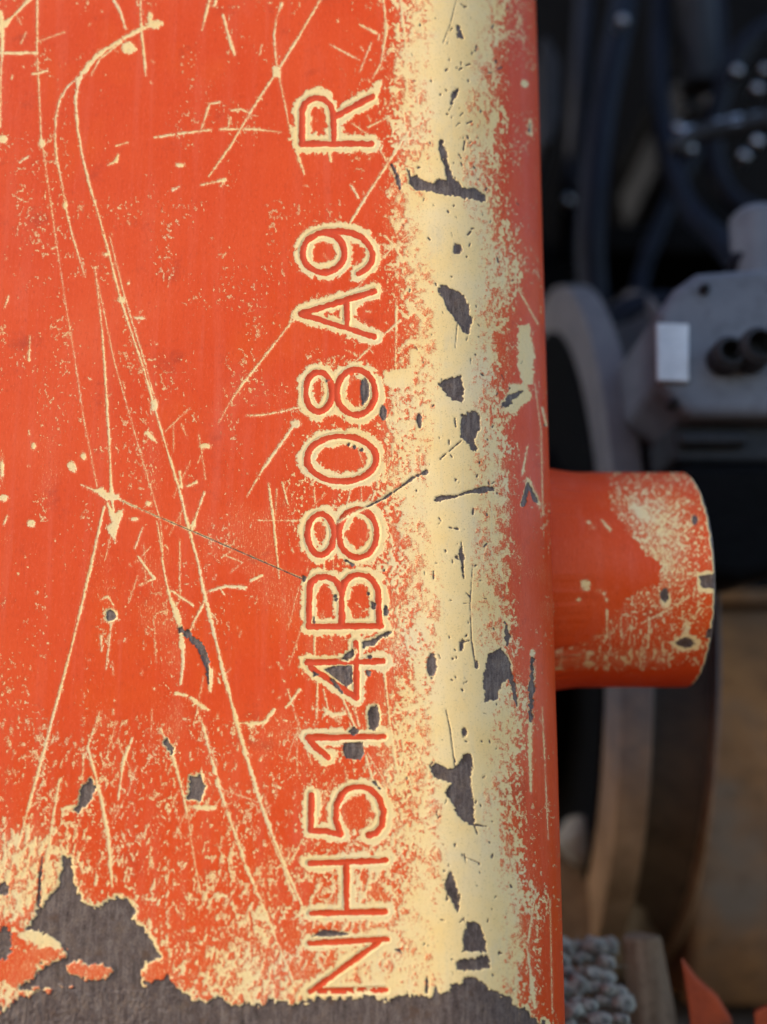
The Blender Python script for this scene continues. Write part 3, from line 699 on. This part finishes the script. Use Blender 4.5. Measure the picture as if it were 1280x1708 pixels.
LABEL = simple_material('label_plate', (0.40, 0.45, 0.50), (0.58, 0.64, 0.69), 60, 0.6, 0, None, 0.1, 0.3)
RUST = simple_material('rusty_cast_iron', (0.12, 0.066, 0.034), (0.42, 0.18, 0.060), 9, 0.85, 0, (0.19, 0.130, 0.085), 0.6, 0.15)
def roller_material(name, c1, c2, mk):
    t = NT(name)
    geo = t.new('ShaderNodeSeparateXYZ'); t.l.new(t.tc.outputs['Object'], geo.inputs[0])
    n = t.noise(18, 6, 0.7)
    iron = t.ramp(n, [(0.3, c1), (0.7, c2)])
    mud = t.ramp(t.noise(28, 6, 0.7), [(0.3, (0.16*mk, 0.085*mk, 0.035*mk)), (0.7, (0.42*mk, 0.24*mk, 0.115*mk))])
    low = t.step(t.math('ADD', geo.outputs[2], t.math('MULTIPLY', n, -0.12)), -0.09, -0.20)     # mud clings to the lower part
    col = t.mix(low, iron, mud)
    t.bump(t.noise(60, 5, 0.7), 0.4, 0.004)
    return t.out(col, 0.65, 0.1, 0.3)
ROLL = roller_material('muddy_roller_iron', (0.026, 0.023, 0.024), (0.075, 0.064, 0.060), 0.42)
POLI = roller_material('muddy_flange_iron', (0.085, 0.084, 0.090), (0.20, 0.19, 0.19), 1.25)
STONES = simple_material('grey_stone', (0.17, 0.155, 0.120), (0.48, 0.44, 0.345), 110, 0.85, 0, (0.05, 0.048, 0.042), 0.25, 0.4)
WOOD = simple_material('weathered_wood', (0.13, 0.085, 0.05), (0.30, 0.20, 0.125), 30, 0.85, 0, (0.07, 0.045, 0.03), 0.5, 0.1, (3, 3, 0.35))
ORANGE2 = simple_material('orange_steel_piece', (0.24, 0.035, 0.010), (0.42, 0.065, 0.014), 45, 0.7, 0, (0.08, 0.035, 0.018), 0.2, 0.3)
STONE = simple_material('pale_plug', (0.26, 0.22, 0.16), (0.44, 0.39, 0.31), 45, 0.8, 0, None, 0.5, 0.2)

def lathe_x(name, prof, c, mat, parent=None, seg=96, **k):
    v = []; f = []
    n = len(prof)
    for (x, r) in prof:
        for j in range(seg):
            a = 2*math.pi*j/seg
            v.append((x, c[1]+r*math.cos(a), c[2]+r*math.sin(a)))
    for i in range(n-1):
        for j in range(seg):
            j2 = (j+1) % seg
            f.append((i*seg+j, (i+1)*seg+j, (i+1)*seg+j2, i*seg+j2))
    f.append(list(range(seg))); f.append(list(range((n-1)*seg, n*seg))[::-1])
    me = mesh_py(name, v, f, mat, True)
    o = ob(name, me, parent, **k)
    m = o.modifiers.new('edge', 'EDGE_SPLIT'); m.split_angle = math.radians(40)
    return o

def tube(name, pts, rad, mat, parent=None, seg=16, **k):
    P = [Vector(p) for p in pts]
    Q = []
    for i in range(len(P)-1):                       # Catmull-Rom
        p0 = P[max(i-1, 0)]; p1 = P[i]; p2 = P[i+1]; p3 = P[min(i+2, len(P)-1)]
        for s in range(8):
            t = s/8
            Q.append(0.5*((2*p1)+(p2-p0)*t+(2*p0-5*p1+4*p2-p3)*t*t+(3*p1-p0-3*p2+p3)*t**3))
    Q.append(P[-1])
    rs = np.interp(np.linspace(0, 1, len(Q)), np.linspace(0, 1, len(rad)), rad) if not np.isscalar(rad) else [rad]*len(Q)
    v = []; f = []
    for i, q in enumerate(Q):
        d = (Q[min(i+1, len(Q)-1)]-Q[max(i-1, 0)]).normalized()
        a = d.orthogonal().normalized() if i == 0 else (a-d*a.dot(d)).normalized()
        b = d.cross(a)
        for j in range(seg):
            t = 2*math.pi*j/seg
            v.append(q+(a*math.cos(t)+b*math.sin(t))*rs[i])
    for i in range(len(Q)-1):
        for j in range(seg):
            j2 = (j+1) % seg
            f.append((i*seg+j, i*seg+j2, (i+1)*seg+j2, (i+1)*seg+j))
    f.append(list(range(seg))[::-1]); f.append(list(range((len(Q)-1)*seg, len(Q)*seg)))
    me = mesh_py(name, v, f, mat, True)
    return ob(name, me, parent, **k)

def box(name, x0, x1, y0, y1, z0, z1, mat, parent=None, bev=0.003, **k):
    v = [(x0,y0,z0),(x1,y0,z0),(x1,y1,z0),(x0,y1,z0),(x0,y0,z1),(x1,y0,z1),(x1,y1,z1),(x0,y1,z1)]
    f = [(0,3,2,1),(4,5,6,7),(0,1,5,4),(1,2,6,5),(2,3,7,6),(3,0,4,7)]
    o = ob(name, mesh_py(name, v, f, mat), parent, **k)
    return bevel(o, bev) if bev else o

def slab(name, pxs, Yf, Yb, mat, parent=None, bev=0.003, **k):      # outline given on the plane y = Yf, pushed back to Yb
    pts = [at(x, y, Yf) for x, y in pxs]; n = len(pts)
    v = [tuple(p) for p in pts]+[(p[0], Yb, p[2]) for p in pts]
    f = [list(range(n)), list(range(n, 2*n))[::-1]]+[(i, i+n, (i+1) % n+n, (i+1) % n) for i in range(n)]
    me = mesh_py(name, v, f, mat)
    import bmesh
    bm = bmesh.new(); bm.from_mesh(me); bmesh.ops.recalc_face_normals(bm, faces=bm.faces[:]); bm.to_mesh(me); bm.free()
    o = ob(name, me, parent, **k)
    return bevel(o, bev) if bev else o

# ground
GN = 90
gx = np.sign(np.linspace(-1, 1, GN))*np.abs(np.linspace(-1, 1, GN))**3*30
GX, GY = np.meshgrid(gx, gx)
GZ = -0.004+0.012*(fbm(GX*9+300, GY*9+300, 81)-0.5)*np.exp(-(GX**2+GY**2)/4)
gi = np.arange(GN*GN).reshape(GN, GN)
gq = np.stack([gi[:-1, :-1], gi[:-1, 1:], gi[1:, 1:], gi[1:, :-1]], -1).reshape(-1, 4)
ob('ground', mesh_fast('ground', np.stack([GX, GY, GZ], -1).reshape(-1, 3), gq, DIRT), kind='structure')

# big flanged roller behind the orange boom
YW = 0.40; RW = 0.228
wc = at(1000, 1040, YW); zw = RW+0.006; k2 = MM*(D+YW-RW)/D
rx = lambda px: (px-640)*k2
roller = empty('track_roller', (rx(1080), YW, 0), 'large flanged iron roller caked with brown mud behind the orange boom', 'roller')
ctr = (0, YW, zw)
RO = (0.0, YW, zw)
def rlathe(name, prof, mat=ROLL, parent=roller, **k):
    o = lathe_x(name, [(x, r) for x, r in prof], ctr, mat, parent, 128, **k)
    # centre the mesh on the axle so the mud runs with its height
    o.data.transform(Matrix.Translation((0, -YW, -zw))); o.location += Vector((0, YW, zw)); return o
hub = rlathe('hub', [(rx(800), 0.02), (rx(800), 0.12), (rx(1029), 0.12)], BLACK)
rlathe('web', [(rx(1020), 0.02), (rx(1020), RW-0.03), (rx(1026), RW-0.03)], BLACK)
rlathe('flange', [(rx(1024), RW-0.05), (rx(1028), RW-0.004), (rx(1033), RW), (rx(1083), RW), (rx(1089), RW-0.004), (rx(1091), RW-0.05)], POLI, label='grey flange worn clean at its rim')
rlathe('tread', [(rx(1090), RW-0.05), (rx(1090), RW-0.017), (rx(1110), RW-0.020), (rx(1160), RW-0.016), (rx(1189), RW-0.011), (rx(1193), RW-0.05)])
rlathe('rim_lip', [(rx(1190), RW-0.06), (rx(1191), RW-0.006), (rx(1194), RW-0.003), (rx(1199), RW-0.003), (rx(1202), RW-0.06)], POLI)
pl = at(966, 1402, YW-0.125)
def lump(name, c, r, mat, parent=None, seed=1, **k):
    import bmesh
    bm = bmesh.new(); bmesh.ops.create_icosphere(bm, subdivisions=3, radius=1)
    rr = random.Random(seed); ph = [rr.uniform(0, 6) for _ in range(6)]
    for v in bm.verts:
        n = v.co.copy()
        s = 1+0.13*math.sin(3*n.x+ph[0])*math.cos(4*n.z+ph[1])+0.09*math.sin(7*n.y+ph[2]+3*n.x)+0.05*math.sin(13*n.z+ph[3])
        v.co = Vector((n.x*r[0]*s+c[0], n.y*r[1]*s+c[1], n.z*r[2]*s+c[2]))
    me = bpy.data.meshes.new(name); bm.to_mesh(me); bm.free(); me.materials.append(mat)
    me.polygons.foreach_set('use_smooth', [True]*len(me.polygons))
    return ob(name, me, parent, **k)
lump('grease_plug', pl, (0.0115, 0.014, 0.0125), STONE, hub, 3)
lump('mud_clod', at(972, 1462, YW-0.11), (0.006, 0.012, 0.007), simple_material('tan_mud', (0.22, 0.14, 0.06), (0.38, 0.26, 0.13), 60, 0.9), hub, 5)

# rusty housing on the right of the roller
YH = 0.26
lump('mud_cake', at(965, 1530, YW-0.08), (0.045, 0.05, 0.040), simple_material('wet_mud', (0.14, 0.075, 0.03), (0.27, 0.155, 0.07), 40, 0.85), roller, 9)
hz = at(1240, 988, YH+0.03)[2]
housing = empty('gear_housing', (0.30, 0.35, 0), 'rust brown cast housing beside the muddy roller', 'housing')
hx0 = (1130-640)*MM*(D+YH)/D; hx1 = hx0+0.45
RH = hz/2+0.02
sec = [(YH+0.09, 0.0), (YH+0.05, 0.012)]+[(YH+RH*(1-math.cos(t)), hz-RH+RH*math.sin(t)) for t in np.linspace(-0.75, math.pi/2, 26)]+[(0.55, hz), (0.55, 0.0)]
v = [(hx0, y, z) for y, z in sec]+[(hx1, y, z) for y, z in sec]; n = len(sec)
f = [list(range(n)), list(range(n, 2*n))[::-1]]+[(i, i+n, (i+1) % n+n, (i+1) % n) for i in range(n)]
hm = mesh_py('casting', v, f, RUST)
import bmesh
bm = bmesh.new(); bm.from_mesh(hm); bmesh.ops.recalc_face_normals(bm, faces=bm.faces[:]); bm.to_mesh(hm); bm.free()
bevel(ob('casting', hm, housing), 0.006)
box('top_flange', hx0-0.002, hx1, YH+0.10, 0.56, hz, hz+0.010, RUST, housing, 0.002)

# machine bay: black back panel, grey valve block, ledge
bay = empty('machine_bay', (0.25, 0.62, 0), 'dark machine bay with grey valve block bolted to black panels', 'machine')
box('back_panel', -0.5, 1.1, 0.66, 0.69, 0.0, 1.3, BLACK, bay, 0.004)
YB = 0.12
slab('dark_gap_slab', [(1105,796),(1140,770),(1330,770),(1330,950),(1235,972),(1160,960),(1110,900)], 0.125, 0.2, BLACK, bay, 0.008)  # black slab added to hide the roller and keep the gap below the ledge dark
blk = slab('valve_block', [(1128,478),(1165,452),(1330,440),(1330,694),(1150,694),(1096,642),(1098,520)], YB, 0.66, GREYP, bay, 0.005, label='grey blue chamfered valve block')
slab('label_plate', [(1096,538),(1150,540),(1150,636),(1098,634)], YB-0.0035, YB-0.0005, LABEL, blk, 0.0006, label='small pale blank plate')
def lathe_y(name, px, py, Y0, Y1, rpx, mat, parent, inner=None, **k):
    c = at(px, py, Y0); r = rpx*MM*(D+Y0)/D; seg = 40
    rings = [(Y1, r), (Y0+0.003, r), (Y0, r-0.003)]
    if inner: rings += [(Y0, r*inner+0.001), (Y0+0.012, r*inner), (Y0+0.012, 0.0008)]
    else: rings += [(Y0, 0.0008)]
    v = []; f = []
    for (y, rr) in rings:
        for j in range(seg):
            a = 2*math.pi*j/seg; v.append((c[0]+rr*math.cos(a), y, c[2]+rr*math.sin(a)))
    for i in range(len(rings)-1):
        for j in range(seg): f.append((i*seg+j, i*seg+(j+1) % seg, (i+1)*seg+(j+1) % seg, (i+1)*seg+j))
    f.append(list(range(seg))[::-1]); f.append(list(range((len(rings)-1)*seg, len(rings)*seg)))
    o = ob(name, mesh_py(name, v, f, mat, True), parent, **k)
    m = o.modifiers.new('edge', 'EDGE_SPLIT'); m.split_angle = math.radians(40); return o
lathe_y('port', 1222, 584, YB-0.014, YB+0.02, 30, DGREY, blk, 0.62)
lathe_y('port', 1272, 572, YB-0.018, YB+0.02, 34, DGREY, blk, 0.6)
lathe_y('bolt', 1128, 668, YB-0.004, YB+0.006, 8, DGREY, blk)
lathe_y('bolt', 1180, 476, YB-0.006, YB+0.006, 9, DGREY, blk)
# upright canister standing on the block
cz0 = at(1270, 450, 0.16)[2]; cz1 = at(1270, 345, 0.16)[2]; ccx = at(1272, 400, 0.16)[0]
def lathe_z(name, cx_, cy_, prof, mat, parent, seg=40, **k):
    v = []; f = []
    for (z, r) in prof:
        for j in range(seg):
            a = 2*math.pi*j/seg; v.append((cx_+r*math.cos(a), cy_+r*math.sin(a), z))
    for i in range(len(prof)-1):
        for j in range(seg): f.append((i*seg+j, i*seg+(j+1) % seg, (i+1)*seg+(j+1) % seg, (i+1)*seg+j))
    f.append(list(range(seg))[::-1]); f.append(list(range((len(prof)-1)*seg, len(prof)*seg)))
    o = ob(name, mesh_py(name, v, f, mat, True), parent, **k)
    m = o.modifiers.new('edge', 'EDGE_SPLIT'); m.split_angle = math.radians(40); return o
lathe_z('solenoid', ccx, 0.165, [(cz0-0.02, 0.014), (cz1-0.004, 0.014), (cz1, 0.010)], GREYP, blk)
# dark pulley ring left of the block
lz = at(1060, 612, 0.27); lr = 128*MM*(D+0.27)/D
def torus_y(name, c, R, r, mat, parent, **k):
    v = []; f = []; A, B = 64, 16
    for i in range(A):
        for j in range(B):
            a = 2*math.pi*i/A; b = 2*math.pi*j/B
            v.append((c[0]+(R+r*math.cos(b))*math.cos(a), c[1]+r*math.sin(b)*1.5, c[2]+(R+r*math.cos(b))*math.sin(a)))
    for i in range(A):
        for j in range(B): f.append((i*B+j, ((i+1) % A)*B+j, ((i+1) % A)*B+(j+1) % B, i*B+(j+1) % B))
    return ob(name, mesh_py(name, v, f, mat, True), parent, **k)
torus_y('pulley_rim', (at(1105, 612, 0.30)[0], 0.30, lz[2]), lr, 0.014, HOSE, bay)
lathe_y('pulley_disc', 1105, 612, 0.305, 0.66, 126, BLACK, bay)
box('ledge', at(1120, 700, 0.135)[0], at(1400, 700, 0.135)[0], 0.135, 0.66, at(1100, 772, 0.135)[2], at(1100, 704, 0.135)[2], DGREY, bay, 0.004)
lz0 = at(1130, 742, 0.128)[2]; lz1 = at(1130, 718, 0.128)[2]
box('ledge_rail', at(1135, 730, 0.128)[0], at(1250, 730, 0.128)[0], 0.128, 0.14, lz0, lz1, DGREY, bay, 0.003)
# post behind the dark canister, at the top
lathe_z('canister', at(1163, 50, 0.42)[0], 0.42, [(at(1163, 150, 0.42)[2], 0.012), (at(1163, 146, 0.42)[2], 0.016), (at(1163, -200, 0.42)[2], 0.016)], DGREY, bay)
box('canister_bracket', at(1150, 50, 0.42)[0], at(1178, 50, 0.42)[0], 0.43, 0.66, at(1163, 60, 0.42)[2], at(1163, 20, 0.42)[2], BLACK, bay, 0.002)
box('cross_member', at(990, 400, 0.5)[0], at(1400, 400, 0.5)[0], 0.50, 0.66, at(1100, 420, 0.5)[2], at(1100, 372, 0.5)[2], BLACK, bay, 0.004)
slab('bracket_plate', [(1125,130),(1190,150),(1190,190),(1140,200)], 0.45, 0.66, DGREY, bay, 0.003)
slab('side_plate', [(915,60),(935,100),(935,190),(918,240),(905,240),(905,60)], 0.36, 0.66, DGREY, bay, 0.003)

# hoses
def path(L, Y):
    return [at(x, y, Y if np.isscalar(Y) else Y[i]) for i, (x, y) in enumerate(L)]
tube('hydraulic_hose', path([(1060,-330),(1048,-60),(1030,60),(1004,190),(990,320),(985,430),(1000,560),(1030,690),(1060,760)], [.5,.42,.38,.36,.35,.35,.36,.42,.66]), 0.0105, HOSE, label='thick blue black hose running down beside the valve block', category='hose')
tube('hydraulic_hose', path([(985,-330),(978,-60),(968,120),(958,260),(950,340),(945,420)], [.6,.55,.5,.5,.52,.66]), 0.008, HOSE, label='thin dark hose hanging against the black back panel', category='hose')
for lab, L, Ys, rad in (
        ('dark hose curving across behind the plated coupling', [(1330,20),(1250,70),(1205,150),(1190,260),(1230,340),(1330,370)], .40, .008),
        ('black hose looping over the top of the valve block', [(1110,-200),(1100,60),(1105,200),(1140,330),(1200,400),(1240,445)], [.5,.42,.38,.33,.24,.16], .0075),
        ('slim hose slanting from the canister to the dark pulley', [(1175,-100),(1200,40),(1180,200),(1120,330),(1080,430),(1062,500)], [.55,.48,.46,.44,.40,.34], .006)):
    tube('hydraulic_hose', path(L, Ys), rad, HOSE, label=lab, category='hose')
for (x_, y_, Y_) in ((1130,216,.37), (1228,120,.38), (1262,150,.38), (1240,262,.36), (1262,238,.36), (1150,250,.35), (1038,36,.36), (948,335,.5), (1275,118,.4)):
    p = at(x_, y_, Y_)
    tube('bolt', [p+np.array([0, -0.004, 0]), p, p+np.array([0, .01, 0])], 0.0036, CHROME, bay, 6)
fit = empty('hose_coupling', at(1210, 220, 0.30), 'bright plated hose coupling above the grey valve block', 'coupling')
tube('hose', path([(1128,252),(1150,228),(1200,216),(1260,204),(1340,192)], 0.30), [0.006, 0.006, 0.0065, 0.0065], DGREY, fit)
for (x, y, r) in ((1146,224,.0055), (1200,213,.0060), (1224,209,.0068), (1256,203,.0062)):
    p = at(x, y, 0.30)
    v = []; f = []
    for i, (dx, s) in enumerate(((-0.0045, 0.9), (-0.0035, 1), (0.0035, 1), (0.0045, 0.9))):
        for j in range(6):
            a = math.pi/3*j+0.3; v.append((p[0]+dx, p[1]+r*s*math.cos(a), p[2]+dx*0.2+r*s*math.sin(a)))
    for i in range(3):
        for j in range(6): f.append((i*6+j, (i+1)*6+j, (i+1)*6+(j+1) % 6, i*6+(j+1) % 6))
    f.append([5,4,3,2,1,0][::-1]); f.append([18,19,20,21,22,23][::-1])
    ob('ferrule', mesh_py('ferrule', v, f, CHROME), fit)
for (x_, y_) in ((1150, 158), (1172, 176)):
    p = at(x_, y_, 0.44)
    tube('bleed_screw', [p+np.array([0, -0.012, 0]), p, p+np.array([0, .012, 0])], 0.0042, CHROME, bay)

def stone_mesh(c, r, seed, mat):
    rr = random.Random(seed); bm = bmesh.new()
    for _ in range(22):
        v = Vector((rr.gauss(0, 1), rr.gauss(0, 1), rr.gauss(0, 1))).normalized()*rr.uniform(0.82, 1.12)
        bm.verts.new((c[0]+v.x*r[0], c[1]+v.y*r[1], c[2]+v.z*r[2]))
    res = bmesh.ops.convex_hull(bm, input=bm.verts[:])
    bmesh.ops.delete(bm, geom=[e for e in set(res['geom_interior']+res['geom_unused']) if isinstance(e, bmesh.types.BMVert)], context='VERTS')
    bmesh.ops.bevel(bm, geom=bm.edges[:], offset=min(r)*0.10, segments=1, affect='EDGES')
    me = bpy.data.meshes.new('stone'); bm.to_mesh(me); bm.free(); me.materials.append(mat)
    return me
# heap of stones at the foot
heap = []
for row in range(9):
    y_ = 1770-row*24
    for k_ in range(6-row//3):
        heap.append((925+k_*25+row*2+rng.uniform(-6, 6), y_+rng.uniform(-6, 6), 0.10+0.006*row+rng.uniform(-.004, .004), rng.uniform(13, 21)))
for i_, (x_, y_, Y_, r_) in enumerate(heap):
    c_ = at(x_, y_, Y_); q_ = r_*MM*(D+Y_)/D
    c_[2] = max(c_[2], q_*0.7)
    z_ = rng.uniform(0.62, 1.0); w_ = rng.uniform(0.9, 1.35)
    ob('stone', stone_mesh((0, 0, 0), (q_*w_, q_*1.15, q_*z_), 30+i_, STONES), None, origin=None, label='pale grey green stone in the small heap beside the orange boom', category='stone', group='stones heaped beside the boom').location = c_
# stake
p0 = at(1068, 1560, 0.15); p1 = at(1085, 1708, 0.15)
d = (p1-p0); p2 = p0+d*((p0[2]+0.002)/(p0[2]-p1[2]))
sv = []
for q, hw in ((p2, 0.0105), (p0*0.6+p2*0.4, 0.0098), (p0, 0.0085)):
    for j in range(9):
        a = 2*math.pi*j/9; rr = hw*(1+0.14*math.sin(3*a+q[2]*40)+.1*math.cos(5*a)); sv.append((q[0]+rr*math.cos(a), q[1]+rr*math.sin(a), q[2]))
sf_ = [(i*9+j, i*9+(j+1) % 9, (i+1)*9+(j+1) % 9, (i+1)*9+j) for i in range(2) for j in range(9)]+[list(range(9))[::-1], list(range(18, 27))]
bevel(ob('wooden_stake', mesh_py('wooden_stake', sv, sf_, WOOD), None, origin=tuple(p2), label='weathered brown wooden stake stuck upright beside the heap of stones', category='stake'), 0.0015, 2)
# orange fragments leaning against the housing
def shard(pxs, Yf, thick, lab):
    pts = [at(x, y, Yf) for x, y in pxs]
    zmin = min(p[2] for p in pts)
    for p in pts:
        if p[2] < zmin+0.006: p[2] = 0.0
    n = len(pts)
    v = [tuple(p) for p in pts]+[(p[0]+0.002, p[1]+thick, p[2]) for p in pts]
    f = [list(range(n)), list(range(n, 2*n))[::-1]]+[(i, i+n, (i+1) % n+n, (i+1) % n) for i in range(n)]
    me = mesh_py('steel_fragment', v, f, ORANGE2)
    bm = bmesh.new(); bm.from_mesh(me); bmesh.ops.recalc_face_normals(bm, faces=bm.faces[:]); bm.to_mesh(me); bm.free()
    bevel(ob('steel_fragment', me, None, origin=(pts[0][0], Yf, 0), label=lab, category='steel fragment'), 0.001, 2)
shard([(1136,1600),(1160,1632),(1196,1664),(1222,1706),(1230,1760),(1158,1760),(1150,1690)], 0.125, 0.006, 'pointed orange steel fragment standing between the stake and the housing')
shard([(1258,1690),(1300,1672),(1330,1700),(1330,1765),(1264,1765)], 0.12, 0.006, 'low orange steel fragment at the foot of the rusty housing')
